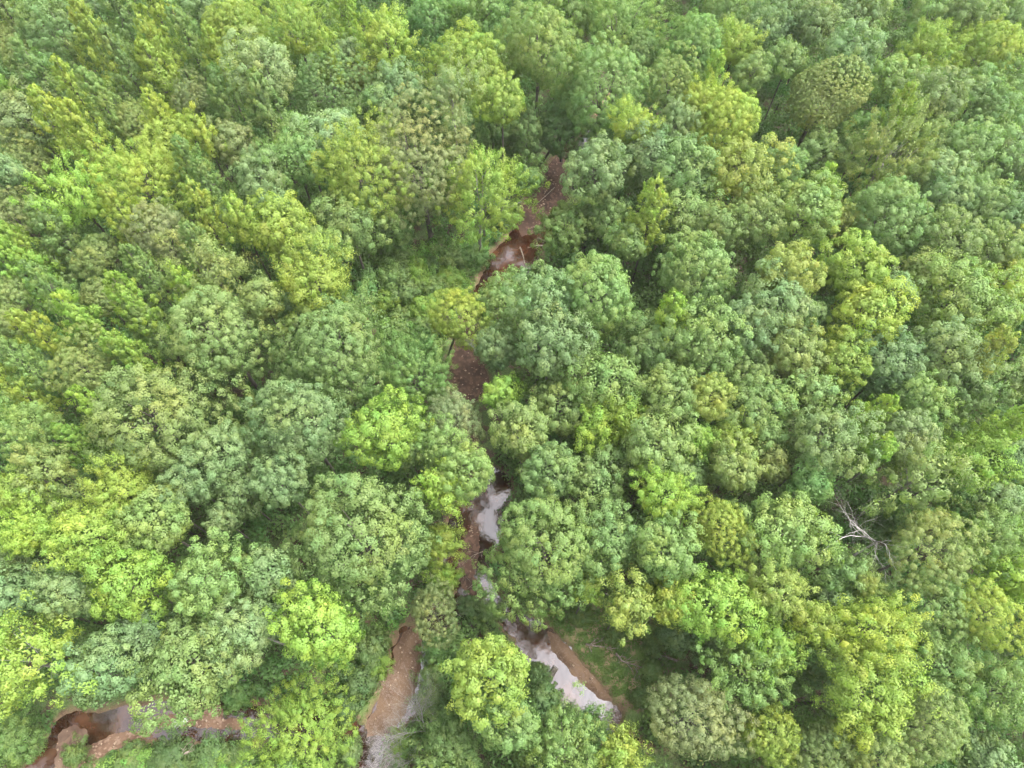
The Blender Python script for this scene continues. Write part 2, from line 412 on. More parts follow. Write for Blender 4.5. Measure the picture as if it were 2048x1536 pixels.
def crown_data(kind, radius, seed):
    """a crown of unit radius whose leaves and sprigs have real size at the given radius"""
    rs = np.random.RandomState(seed); K = KINDS[kind]
    rc = K['cm'] / radius; lm = K['lm'] / radius
    if kind == 'pointed':
        n = int(K['cover'] * 2.4 / rc ** 2 / 1.5)
        z = rs.uniform(-1, 1, n) ** 1
        zz = (z + 1) / 2
        prof = (1 - zz) ** 0.75 * (0.5 + 0.5 * np.minimum(1, zz * 5)) + 0.03
        nb = 15                                             # boughs sweep upwards round the leader
        ph = rs.randint(0, nb, n) * (2 * math.pi / nb) * 2.4 + rs.normal(0, 0.28, n) + zz * 2
        lob = 1 + 0.22 * np.sin(ph * 4 + zz * 9)
        rr = prof * lob * rs.uniform(0.62, 1.05, n)
        cen = np.stack([np.cos(ph) * rr, np.sin(ph) * rr, z], 1)
        out = unit(np.stack([np.cos(ph), np.sin(ph), np.full(n, 0.7)], 1))
        rad = rc * rs.uniform(0.6, 1.05, n) * (0.6 + 0.5 * prof)
    else:
        n = int(K['cover'] * (2 * math.pi * (1 - K['zmin'])) / (math.pi * rc ** 2) * 0.62)
        i = np.arange(n) + 0.5
        z = 1 - (1 - K['zmin']) * i / n
        ph = i * 2.399963
        d = np.stack([np.sqrt(1 - z * z) * np.cos(ph), np.sqrt(1 - z * z) * np.sin(ph), z], 1)
        d = unit(d + rs.normal(0, rc * 0.45, (n, 3)))
        # several domes grown together give the outline
        ns0 = K['subs']; az = rs.uniform(0, 6.283) + np.arange(ns0) * 6.283 / ns0 + rs.normal(0, 0.45, ns0)
        off = rs.uniform(0.22, 0.54, ns0) * K['spread']; oz = rs.uniform(-0.3, 0.42, ns0)
        sc = np.vstack([np.stack([np.cos(az) * off, np.sin(az) * off, oz], 1), [[rs.uniform(-.1, .1), rs.uniform(-.1, .1), 0.36]]])
        sr = np.maximum(np.linalg.norm(sc, axis=1) + 0.08, rs.uniform(0.40, 0.63, len(sc)))
        dc = d @ sc.T
        RS = np.max(dc + np.sqrt(np.maximum(dc ** 2 - (sc ** 2).sum(1) + sr ** 2, 0)), axis=1)
        nl = rs.randint(9, 14)
        lobes = unit(rs.normal(size=(nl, 3)) + np.array([0, 0, 0.5]))
        R = RS * (1 - K['amp'] * 0.35)
        R += K['amp'] * np.max(np.exp(K['lk'] * (d @ lobes.T - 1)), axis=1) * 1.0
        lob2 = unit(rs.normal(size=(30, 3)))
        R += K['amp'] * 0.45 * (np.max(np.exp(45 * (d @ lob2.T - 1)), axis=1) - 0.3)
        R *= 1 + rs.normal(0, K['jit'], n) * 0.7
        if kind in ('open',):                               # leave whole sectors of the shell empty
            hol = unit(rs.normal(size=(7, 3)) + np.array([0, 0, 0.4]))
            keep = np.max(d @ hol.T, axis=1) < 0.965
            d, R = d[keep], R[keep]; n = len(d)
        elif kind == 'ragged':
            hol = unit(rs.normal(size=(4, 3)))
            keep = np.max(d @ hol.T, axis=1) < 0.975
            d, R = d[keep], R[keep]; n = len(d)
        cen = d * (R - rc * 0.7)[:, None]
        out = unit(d + np.array([0, 0, 0.35]))
        rad = rc * rs.uniform(0.65, 1.25, n)
        # a second, inner layer of sprigs so that gaps show foliage and shade, not sky
        m = n // 3
        sel = rs.choice(n, m, replace=False)
        cen = np.vstack([cen, cen[sel] * rs.uniform(0.62, 0.85, (m, 1))]); out = np.vstack([out, out[sel]])
        rad = np.concatenate([rad, rad[sel] * 1.15]); n += m
    per = int(min(300, max(50, 1.9 * (rc / lm) ** 2 / K['asp'])))
    tot = n * per
    ci = np.repeat(np.arange(n), per)
    ns = 6                                                  # sub-sprigs inside each clump
    subd = unit(rs.normal(size=(n, ns, 3)) + out[:, None, :] * 1.1)
    si = rs.randint(0, ns, tot)
    sd = subd[ci, si]
    ld = unit(rs.normal(size=(tot, 3)) + sd * 0.9)
    pos = cen[ci] + (sd * 0.58 + ld * rs.uniform(0.35, 0.6, (tot, 1))) * rad[ci][:, None]
    if kind in ('ragged', 'pointed', 'open'):              # sprays reach outwards
        pos += out[ci] * (rs.uniform(-0.5, 1.5, (tot, 1)) * rad[ci][:, None] * 0.6)
    soft = unit(ld * 0.8 + sd * 0.5 + out[ci] * 0.45 + rs.normal(size=(tot, 3)) * 0.18)
    nrm = soft + rs.normal(size=(tot, 3)) * (0.22 if kind != 'feathery' else 0.42)
    nrm *= np.where((nrm * soft).sum(1) < 0, -1, 1)[:, None]
    size = lm * rs.uniform(0.6, 1.25, tot)
    clump = np.clip(rs.normal(0.5, 0.22, n), 0, 1)[ci]
    # sparse deeper foliage round the limbs
    m = int(1500 if kind != 'open' else 500)
    if kind == 'pointed':
        z = rs.uniform(-0.95, 0.6, m); a = rs.uniform(0, 6.283, m); q = (1 - (z + 1) / 2) * rs.uniform(0.2, 0.6, m)
        p2 = np.stack([np.cos(a) * q, np.sin(a) * q, z], 1); u2 = unit(p2 * [1, 1, 0] + [0, 0, 0.5])
    else:
        u2 = unit(rs.normal(size=(m, 3)) + [0, 0, 0.25]); p2 = u2 * rs.uniform(0.45, 0.8, (m, 1))
    pos = np.vstack([pos, p2]); s2 = unit(u2 + rs.normal(size=(m, 3)) * 0.4); soft = np.vstack([soft, s2])
    nrm = np.vstack([nrm, s2 + rs.normal(size=(m, 3)) * 0.2]); size = np.concatenate([size, lm * rs.uniform(1.0, 2.2, m)])
    clump = np.concatenate([clump, rs.uniform(0.3, 0.7, m)]); tot += m
    V, F = leaf_quads(rs, pos, nrm, size, K['asp'])
    leaf = rs.uniform(0, 1, tot)
    return V, F, leaf, clump, cen, rad, soft

def branch_mesh(kind, cen, seed, radius, mat, reach=0.85, count=16, thick=0.10):
    rs = random.Random(seed)
    segs = []
    base = Vector((0, 0, -1.0 if kind != 'pointed' else -1.05))
    idx = [i for i in range(len(cen))]
    rs.shuffle(idx)
    if kind == 'pointed':
        segs.append([(base, 0.05), (Vector((0.01, 0, -0.2)), 0.035), (Vector((0, 0.01, 0.85)), 0.008)])
    else:
        segs.append([(base, thick / 2.2 + 0.02), (Vector((0.02, 0.03, -0.45)), thick / 2.4)])
    for i in idx[:count]:
        e = Vector(cen[i]) * reach
        s = Vector((0.02, 0.03, rs.uniform(-0.7, -0.35))) if kind != 'pointed' else Vector((0, 0, e.z - 0.25 * (1 - e.z) * 0.5))
        mid = s.lerp(e, 0.5) + Vector((rs.uniform(-.08, .08), rs.uniform(-.08, .08), rs.uniform(-.03, .1)))
        t0 = (thick if kind != 'pointed' else 0.05) * rs.uniform(0.22, 0.42)
        segs.append([(s, t0), (mid, t0 * 0.65), (e, t0 * 0.25)])
        for _ in range(2):
            e2 = mid.lerp(e, 0.7) + Vector((rs.uniform(-.25, .25), rs.uniform(-.25, .25), rs.uniform(0, .2)))
            if e2.length < 0.95 * reach / 0.85: segs.append([(mid, t0 * 0.5), (e2, t0 * 0.15)])
    return tubes_mesh('branches', segs, mat, 5)

PROTO = {}
def proto(kind, radius, seed):
    key = (kind, radius, seed)
    if key not in PROTO:
        V, F, leaf, clump, cen, rad, soft = crown_data(kind, radius, hash(kind) % 1 + seed * 17 + int(radius * 10) + sum(map(ord, kind)))
        me = np_mesh('crown', V, F, M_LEAF, {'leaf': ('FACE', leaf), 'clump': ('FACE', clump)}, normals=soft)
        0 and print('PROTO', kind, radius, seed, len(F))
        top = np.array([c for c in cen if c[2] > -0.2])
        if kind == 'open': br = branch_mesh(kind, top, seed, radius, M_PALE, 0.78, 10, 0.03)
        else: br = branch_mesh(kind, top, seed, radius, M_BARK, 0.66, 9, 0.05)
        PROTO[key] = (me, br)
    return PROTO[key]

POLES = {}
def pole_mesh(pale):
    if pale not in POLES:
        POLES[pale] = tubes_mesh('trunk', [[((0, 0, -0.02), 0.11), ((0, 0, 0.04), 0.075), ((0.012, 0.01, 0.5), 0.06), ((0.02, 0.03, 1.0), 0.048)]], M_PALE if pale else M_BARK, 10)
    return POLES[pale]

SIZES = {'round': (2.3, 3.8, 6.4), 'ragged': (2.2, 3.6, 6.0), 'feathery': (2.4, 3.8, 6.4), 'dome': (6.4,), 'open': (3.6, 6.0), 'pointed': (1.8, 3.2)}
SEEDS = {'round': 4, 'ragged': 4, 'feathery': 3, 'dome': 1, 'open': 2, 'pointed': 3}

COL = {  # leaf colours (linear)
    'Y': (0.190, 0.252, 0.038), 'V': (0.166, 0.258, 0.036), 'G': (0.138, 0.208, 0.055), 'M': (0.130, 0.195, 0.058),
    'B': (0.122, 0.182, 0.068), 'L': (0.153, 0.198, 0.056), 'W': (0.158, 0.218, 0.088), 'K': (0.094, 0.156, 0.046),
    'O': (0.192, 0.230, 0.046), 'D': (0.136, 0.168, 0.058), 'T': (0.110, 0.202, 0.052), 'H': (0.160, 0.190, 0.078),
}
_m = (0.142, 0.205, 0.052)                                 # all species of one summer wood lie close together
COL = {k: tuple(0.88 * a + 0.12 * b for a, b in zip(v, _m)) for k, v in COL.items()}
COLWORD = {'Y': 'yellow-green', 'V': 'bright lime-green', 'G': 'fresh green', 'M': 'mid-green', 'B': 'grey-green', 'L': 'olive-green',
           'W': 'silvery pale green', 'K': 'dark green', 'O': 'orange-tinged green', 'D': 'dull grey-olive', 'T': 'deep emerald green', 'H': 'pale grey-olive'}
KCODE = {'R': 'round', 'A': 'ragged', 'F': 'feathery', 'D': 'dome', 'S': 'open', 'P': 'pointed'}
SHAPEWORD = {'round': 'rounded billowy', 'ragged': 'ragged-edged', 'feathery': 'soft feathery', 'dome': 'dense domed', 'open': 'open-branched', 'pointed': 'pointed'}
NAME = {'round': 'rounded_tree', 'ragged': 'ragged_tree', 'feathery': 'feathery_tree', 'dome': 'domed_tree', 'open': 'open_branched_tree', 'pointed': 'pointed_tree'}
GROUP = {'round': 'rounded broadleaf trees of the forest', 'ragged': 'ragged-crowned broadleaf trees of the forest', 'feathery': 'fine-leaved feathery trees of the forest',
         'dome': None, 'open': 'open-branched trees with pale limbs', 'pointed': 'narrow pointed trees of the forest'}

# every crown: picture x, y (of 2048 x 1536), half width in px, shape, colour, [height of the top in m]
TREE_TABLE = """
115 60 75 RM 22
15 25 35 PL 23
20 85 32 FL
195 88 42 PY 23
188 10 24 FB
245 38 42 PM 23
320 38 42 PY 23
425 25 46 RB
475 62 60 RY 22
310 92 30 PY 23
375 78 36 PG 23
250 130 36 PM 23
437 118 32 PY 23
528 140 56 RW 23 | silvery pale rounded tree standing tall among yellow-green crowns near the top left
330 168 46 PY
148 178 32 PY 23
205 205 38 PG 23
95 158 42 PG 23
48 112 36 FL
12 195 36 PV
58 238 58 RD 20 | dull grey-olive rounded pine-like crown close to the left edge, upper part
62 330 46 FL
125 258 42 PY 23
186 285 44 PY 23
270 245 36 FL
388 200 36 FD
320 232 30 PY 23
330 300 48 RY
403 262 27 PY 23
463 285 40 RD
452 205 36 PG
288 372 62 AY 22 | large pale yellow-green ragged crown with starry tips, mid upper left
388 332 36 PG 23
420 378 36 PG
158 400 52 AV 22 | bright lime-green ragged tree in the upper left, above the dark brown gap
528 360 50 RB 21
20 345 30 RB
28 432 46 FD
98 428 28 FB
322 470 66 FH 20 | tan-tinged olive feathery crown, broad and twiggy, left of the photo's centre
245 428 34 PY 23
410 428 40 PY 23
480 440 30 PY 23
40 500 42 PV
122 478 52 PM
200 512 40 FL
398 492 34 PM 23
595 65 52 AY 21
625 8 36 AG
695 38 36 PV 24
775 82 48 AY 22
660 112 26 PY 23
695 105 24 RB
862 50 58 RT 22 | deep emerald rounded crown just below the top edge, left of centre
960 18 50 RT 22
930 62 38 AT
655 183 62 FM 20
712 155 40 FL
795 180 46 RB 20
905 190 42 SW 26 | tall slender silvery pale tree with white limbs in front of golden-green crowns
940 145 74 RY 23 | large golden yellow-green billowy crown just behind the tall slender silvery tree
1005 205 44 RY 22
538 232 46 PM 23
600 262 30 RM
662 275 52 RW 22 | silvery pale rounded crown up-left of the wide feathery olive tree
730 245 40 AK 17
760 205 32 RM
592 322 50 AG 21
720 350 72 AY 23 | large yellow-green ragged crown touching the left side of the wide feathery olive tree
840 340 112 FH 23 | very wide feathery dull-olive crown with pale twigs and a visible leaning trunk
700 450 56 RM 19
965 392 86 SY 22 | sparse yellow-green tree with white branches, left of the upper stream
565 465 66 RY 22
640 505 38 AG 20
782 462 34 RG 11
545 415 36 RB 18
920 275 42 RK 16
985 258 34 AK 14
1078 105 80 RG 25 | very large pale green crown with a visible white trunk, top centre
1235 45 60 AG 22
1150 20 46 RG 21
1384 100 60 RT 21 | deep emerald domed crown with swirling leaf sprays near the top edge
1427 142 22 PV 21
1205 185 82 RG 23
1340 172 50 FM 19
1278 108 38 FM 18
1455 28 46 FM
1510 65 38 RB
1470 95 36 AY 19
1505 145 34 RM
1350 245 38 RB
1265 258 38 AY 20
1405 208 38 AY 20
1448 250 66 RY 22
1125 265 54 RK 13 | dark green rounded crown overhanging the top end of the visible stream
1055 275 42 RK 12
1192 345 60 RB 22 | tall grey-green rounded crown on the right bank of the red-brown stream
1205 440 44 RM 15
1300 322 60 RB 21
1372 352 64 RM 21
1302 422 42 PY 23
1484 350 64 RO 22 | large orange-tinged green rounded crown right of the upper stream
1132 455 46 RG 14 | low fresh green crown leaning over the right bank beside the driftwood
1062 362 26 AG 9
1370 440 58 RM 20
1500 440 50 RL 20
1440 455 40 RM
1255 490 36 RM 17
1640 205 108 DL 22 | huge dense olive dome-shaped crown with a tight even surface, upper right
1556 62 44 RB
1622 55 44 RB
1690 45 44 RB
1740 28 40 RM
1702 112 54 RB 22
1576 125 30 AM
1856 98 40 AY 21
1870 28 44 RM
1972 108 56 RY 22 | large yellow-green rounded crown in the top right corner area
1935 40 46 RM
2020 45 44 RM
1782 158 42 RG
1796 225 30 PV 23
1870 205 56 RB 22
1735 268 36 RT 17
1950 195 44 RM
2020 185 42 RG
1985 245 46 RM
1776 315 74 SL 24 | open olive-yellow crown above bare forked grey limbs, upper right
1868 285 38 RM
1948 305 52 RM 21
1880 345 42 RW 21
2020 325 46 RB
1560 332 46 FM 20
1638 325 52 RK 16
1612 420 58 RG 22
1774 440 82 RM 23 | very large mid-green rounded crown directly below the bare forked limbs
1684 445 28 AO 18
1890 402 48 RB
1955 415 50 RM
2022 440 44 RB
1900 492 56 RL 21
1646 368 24 PV 21
1990 505 46 RM
1834 470 34 RK 16
45 545 46 PV 21
22 592 36 FL
95 578 38 PG 23
262 605 42 PV 25
295 650 36 PG 21
150 625 30 PV 22
205 595 38 FL
82 672 42 PY 23
20 645 38 FL
238 695 27 PV 21
275 716 28 PV 20
290 542 36 PG 23
362 565 26 PV 21
435 555 66 SL 22 | open olive crown with grey forked branches showing, left of centre
440 672 96 RL 23 | very large olive rounded crown with yellowish sprays, left of centre
525 600 40 RL 21
178 738 58 FL 19
30 715 36 PG 23
32 780 48 PY 22
180 812 30 PV 21
322 845 122 RL 24 | enormous olive rounded crown at the photo's left, biggest of the olive ones
110 735 32 RB 15
60 850 44 AG
30 888 40 PG 23
155 888 36 PV 21
92 945 58 AL 20
248 980 50 AY 20
22 985 38 AY
452 905 58 RB 21
380 962 52 RB 20
330 1008 46 RG 20
480 985 40 RB 17
634 566 60 AY 22 | golden yellow-green ragged crown on the left edge of the bushy clearing
700 622 34 AG 16
600 615 38 RB 15
666 706 102 RM 22 | huge mid-green billowy crown on the left side below the bushy clearing
605 850 102 RB 24 | huge grey-green billowy crown left of the small brown pool
562 965 56 RB 21
772 865 62 RV 20 | glossy lime-yellow rounded tree with pale spots, below left of the brown pool
828 755 64 AT 14 | bright emerald low spreading tree on the left bank of the brown pool
902 843 58 FH 15 | pale wispy olive tree with fine bare twigs, below the small brown pool
920 642 66 FY 15 | feathery yellowish-green low tree just above the small brown pool
1000 612 46 RG 15 | fresh green rounded tree right below the pale still pool
992 700 44 RB 17 | blue-grey rounded crown on the right edge of the small brown pool
1003 788 32 RV 15 | small ball-shaped bright lime tree just right below the brown pool
880 905 50 RG 18
935 945 56 RG 19
880 975 40 AV 18
820 905 34 RM 15
1190 590 92 RG 23 | very large fresh green rounded crown right below the pale still pool's far bank
1085 610 52 RB 22
1100 690 78 RB 22 | large blue-grey rounded crown two crowns right of the small brown pool
1214 768 66 RG 20 | large fresh green rounded crown far right of the small brown pool
1122 815 58 RM 16
1395 560 86 RM 22 | very large mid-green crown right of the forest centre with deep shaded clefts
1340 632 33 PV 24
1298 692 50 RM 20
1408 698 68 RM 22
1335 790 58 RM 21
1420 798 46 RO 20 | orange-tinged rounded crown standing out alone in the right half of the forest
1488 655 54 RB 21
1485 755 46 RM 18
1195 858 36 AV 17
1252 835 32 AV 18
1045 868 60 RL 18
1310 900 74 RM 22
1332 990 46 AV 21 | bright lime ragged crown with star-shaped tips above the small brown gap
1100 945 56 RM 18
1190 965 56 RM 18
1210 905 34 FM 14
1398 880 28 AV 18
1462 882 34 AY 18
1465 940 50 RL 19
1500 820 50 RM 20
1380 955 36 RM 16
1572 550 56 RO 22
1716 545 62 RY 22
1735 630 66 RY 23 | large bright yellow-green rounded crown in the right third, level with the clearing
1556 615 66 RB 22
1625 640 36 RM 18
1795 590 36 RB
1915 600 76 RG 23 | very large fresh green crown near the right edge, above an orange-yellow pointed one
1648 555 30 RM 18
1840 545 40 RL
1682 722 46 RY 21
1770 735 66 RB 21
1886 712 70 RB 22
1980 702 34 PO 24 | small golden-orange pointed crown near the right edge
1585 715 56 RL 21
1556 812 44 RG 20
1625 790 42 RM 20
1750 828 36 PV 22
1832 802 48 RG 21
1656 878 66 RB 23 | large blue-grey rounded crown up-left of the bleached dead tree
1750 900 32 PV 23
1812 875 50 RW 22
1945 785 62 AK 19 | dark ragged crown near the right edge, in shade below the golden-orange one
2010 858 40 PV 23
1945 920 56 AV 20
2025 915 36 RB
1835 955 74 SL 22 | open olive crown with a few pale branches, right of the bleached dead tree
1622 968 42 RT 20
1995 630 36 RG
2015 560 46 AY
2005 1000 38 RB
2030 760 36 AL
1890 850 36 RK 15
1530 880 40 RG 19
1540 930 38 RL 18
62 1060 50 AV 20
185 1075 60 AY 21
312 1052 62 RG 21
262 1170 72 RV 22 | bright lime-green rounded tree with lobed outline in the lower left
30 1125 42 FB
25 1200 48 RB
135 1190 52 RB 19
415 1160 68 RG 21 | fresh yellowish-green rounded tree between the lime tree and a dark gap
66 1325 86 SY 22 | large golden-green open crown with bare white limbs in the bottom left corner
210 1345 76 RB 20
285 1260 50 RB 17
382 1335 92 RM 21 | very large mid-green crown overhanging the gravelly stream at lower left
500 1260 56 RW 21
500 1165 46 RL 16
28 1485 50 AG 9
722 1085 132 RM 24 | enormous mid-green cauliflower-like crown left of the lower stream, largest in the forest
645 1255 78 RV 22 | large lime-green rounded tree below the largest cauliflower-like crown
540 1150 50 RB 19
450 1040 34 RB 17
886 1085 34 AY 11
890 1160 28 AV 9
868 1222 50 FD 12 | small grey feathery tree beside the top of the sand bar
980 1355 94 RY 20 | large pale yellow-green rounded tree on the tongue of land between two streams
1020 1440 66 RG 18
600 1465 88 AV 8 | wide low lime-green leafy tree arching over the bottom-left stream
1092 1108 110 RG 22 | huge fresh green rounded crown on the right bank of the twig-filled stream
1222 1085 58 RM 20
1325 1100 70 RG 21
1438 1060 58 FY 20 | feathery golden-green crown in the lower right, above the large lime-green one
1175 1182 24 AV 15
1258 1208 42 AO 18 | bright golden-yellow ragged tree hanging over the grassy bank
1338 1205 42 AY 18
1435 1208 70 RV 20 | large lime-green rounded tree right of the golden-yellow one
1300 1150 36 AM 16
1385 1438 98 FH 18 | very large pale grey-olive fine-leaved crown below the grassy bank
1352 1275 34 RB 10
1420 1290 36 RB 9
1130 1495 54 AG 14
1240 1500 38 AY 15
1180 1462 38 AT 10
1085 1400 32 RK 7
1490 1345 58 AG 17
1505 1140 42 RL 18
1570 1062 74 RG 22 | large fresh green rounded crown immediately left of the bleached dead tree
1555 1180 52 AO 20
1858 1095 82 FL 21 | very large feathery olive crown right of the bleached dead tree's lower end
1695 1155 44 AM 17
1665 1200 44 RB 16
1735 1170 22 AO 18
1860 1220 66 FG 19
1745 1258 64 AY 21 | large golden-green ragged crown straight below the bleached dead tree
1638 1255 42 AY 19
1545 1300 40 AV 18
1740 1390 82 AY 22 | largest golden-green ragged crown in the bottom right, above the bottom edge
1870 1330 62 AG 19
1965 1235 60 FY 20
1990 1070 54 AG 20
2030 1160 42 AV 20
1995 1385 60 AG 20
1855 1450 74 FL 20
1650 1500 62 FL 17
1760 1520 66 FL 19
1965 1515 50 RB 15
1545 1470 56 FY 17
1640 1330 40 RB 13
1480 1470 40 RM 12
900 1500 50 AM 12
1920 1010 34 RT 17
1780 1050 30 RK 10
"""
TREES = []

LABEL_MARKS = [  # named places in the picture used to tell trees apart
    (1690, 1060, 'the bleached dead tree'), (935, 755, 'the small brown pool'), (1015, 530, 'the pale still pool'),
    (1100, 370, 'the red-brown upper stream'), (945, 1090, 'the twig-filled stream'), (1150, 1380, 'the lower right stream'),
    (805, 1340, 'the sand bar'), (400, 1440, 'the gravel bed'), (1640, 205, 'the dense olive dome'),
    (840, 335, 'the wide feathery olive crown'), (1230, 1310, 'the grassy bank'), (830, 600, 'the bushy clearing'),
    (1776, 345, 'the bare forked limbs'), (1980, 702, 'the golden-orange tip'), (265, 1170, 'the lobed lime tree'),
    (322, 845, 'the enormous olive crown'), (322, 470, 'the tan-tinged olive crown'), (528, 140, 'the tall silvery crown'),
    (1384, 100, 'the swirling emerald crown'), (1420, 798, 'the lone orange-tinged crown'), (66, 1325, 'the white-limbed corner tree'),
    (58, 238, 'the pine-like grey crown'), (1735, 630, 'the large bright yellow-green crown'),
]
ORD = ['nearest', 'second', 'third', 'fourth', 'fifth', 'sixth', 'seventh', 'eighth', 'ninth', 'tenth']

def direction(dx, dy):
    k = int(round(math.degrees(math.atan2(-dy, dx)) / 45)) % 8
    return ['right of', 'up-right of', 'above', 'up-left of', 'left of', 'down-left of', 'below', 'down-right of'][k]

def make_labels(trees):
    out, bins = {}, {}
    for i, t in enumerate(trees):
        if t['label']: out[i] = t['label']; continue
        ms = sorted((math.hypot(t['x'] - mx, t['y'] - my), mx, my, nm) for mx, my, nm in LABEL_MARKS)
        d, mx, my, nm = [m for m in ms if m[0] > 20][0]
        size = 'large ' if t['r'] >= 62 else 'small ' if t['r'] <= 34 else ''
        look = '%s%s %s tree' % (size, COLWORD[t['c']], SHAPEWORD[t['k']].split()[0])
        bins.setdefault((look, direction(t['x'] - mx, t['y'] - my), nm), []).append((d, i))
    for (look, dr, nm), lst in bins.items():
        lst.sort()
        for n, (d, i) in enumerate(lst):
            out[i] = '%s %s %s' % (look, dr, nm) + ('' if len(lst) == 1 else ', %s of them to it' % ORD[n] if n == 0 else ', %s nearest to it' % ORD[n])
    return out

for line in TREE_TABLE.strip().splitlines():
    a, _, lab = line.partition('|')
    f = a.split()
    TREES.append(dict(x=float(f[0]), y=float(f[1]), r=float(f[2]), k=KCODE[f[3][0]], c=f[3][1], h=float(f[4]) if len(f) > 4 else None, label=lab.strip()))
LABELS = make_labels(TREES)

VERT = {'round': 1.08, 'ragged': 1.12, 'feathery': 1.0, 'dome': 0.95, 'open': 1.35, 'pointed': 1.65}
GROW = {'round': 1.27, 'ragged': 1.30, 'feathery': 1.25, 'dome': 1.08, 'open': 1.22, 'pointed': 1.35}
BASEH = {'round': 19.5, 'ragged': 19.0, 'feathery': 17.5, 'dome': 21.0, 'open': 22.0, 'pointed': 21.0}
TREE_XY = []
def dry_spot(x, y):
    """a tree whose crown hangs over the water stands on the bank"""
    if creek_dist(np.array([[x, y]]))[0] > 0.6: return x, y
    for rr in (1.0, 1.8, 2.6, 3.4, 4.2):
        q = [(x + rr * math.cos(a), y + rr * math.sin(a)) for a in np.arange(16) * math.pi / 8]
        d = creek_dist(np.array(q)); j = int(np.argmax(d))
        if d[j] > 0.6: return q[j]
    return x, y
for i, t in enumerate(TREES):
    k = t['k']; h = (t['h'] if t['h'] else BASEH[k]) + rnd.uniform(-0.8, 0.8)
    r = 4.0
    for _ in range(4):
        hz = min(r * VERT[k], 0.47 * h) if k != 'pointed' else min(r * VERT[k], 6.5)
        zc = h - hz
        x, y, dep = at(t['x'], t['y'], zc)
        r = t['r'] / FPX * dep * (GROW[k] - 0.15 * min(1, max(0, (t['r'] - 50) / 40)))
    size = min(SIZES[k], key=lambda s: abs(math.log(s / r)))
    cm, bm = proto(k, size, 1 + (i * 7 + int(t['x'])) % SEEDS[k])
    bx, by = dry_spot(x, y)
    gz = float(ground_z(np.array([[bx, by]]))[0][0])
    low = h < 10.5
    root = link(NAME[k] if not low else 'low_tree', None, None, (bx, by, gz))
    tag(root, LABELS[i], 'tree', GROUP[k] if not low else 'low trees leaning over the stream banks')
    rot = rnd.uniform(0, 6.283)
    lc = (x - bx, y - by, zc - gz)
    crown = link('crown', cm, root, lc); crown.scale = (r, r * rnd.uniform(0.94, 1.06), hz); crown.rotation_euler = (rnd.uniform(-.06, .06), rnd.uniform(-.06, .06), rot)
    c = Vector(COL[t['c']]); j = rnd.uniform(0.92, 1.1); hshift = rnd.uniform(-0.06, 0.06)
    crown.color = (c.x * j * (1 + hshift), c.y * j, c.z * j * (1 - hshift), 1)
    br = link('limbs', bm, root, lc); br.scale = crown.scale; br.rotation_euler = crown.rotation_euler
    tr = link('trunk', pole_mesh(k == 'open' or t['c'] in 'W'), root, (0, 0, 0))
    v = Vector(lc); ts = max(1.3, r * 0.6); tr.scale = (ts, ts, v.length - 0.15 * hz)
    tr.rotation_euler = v.to_track_quat('Z', 'Y').to_euler()
    TREE_XY.append((x, y, r))

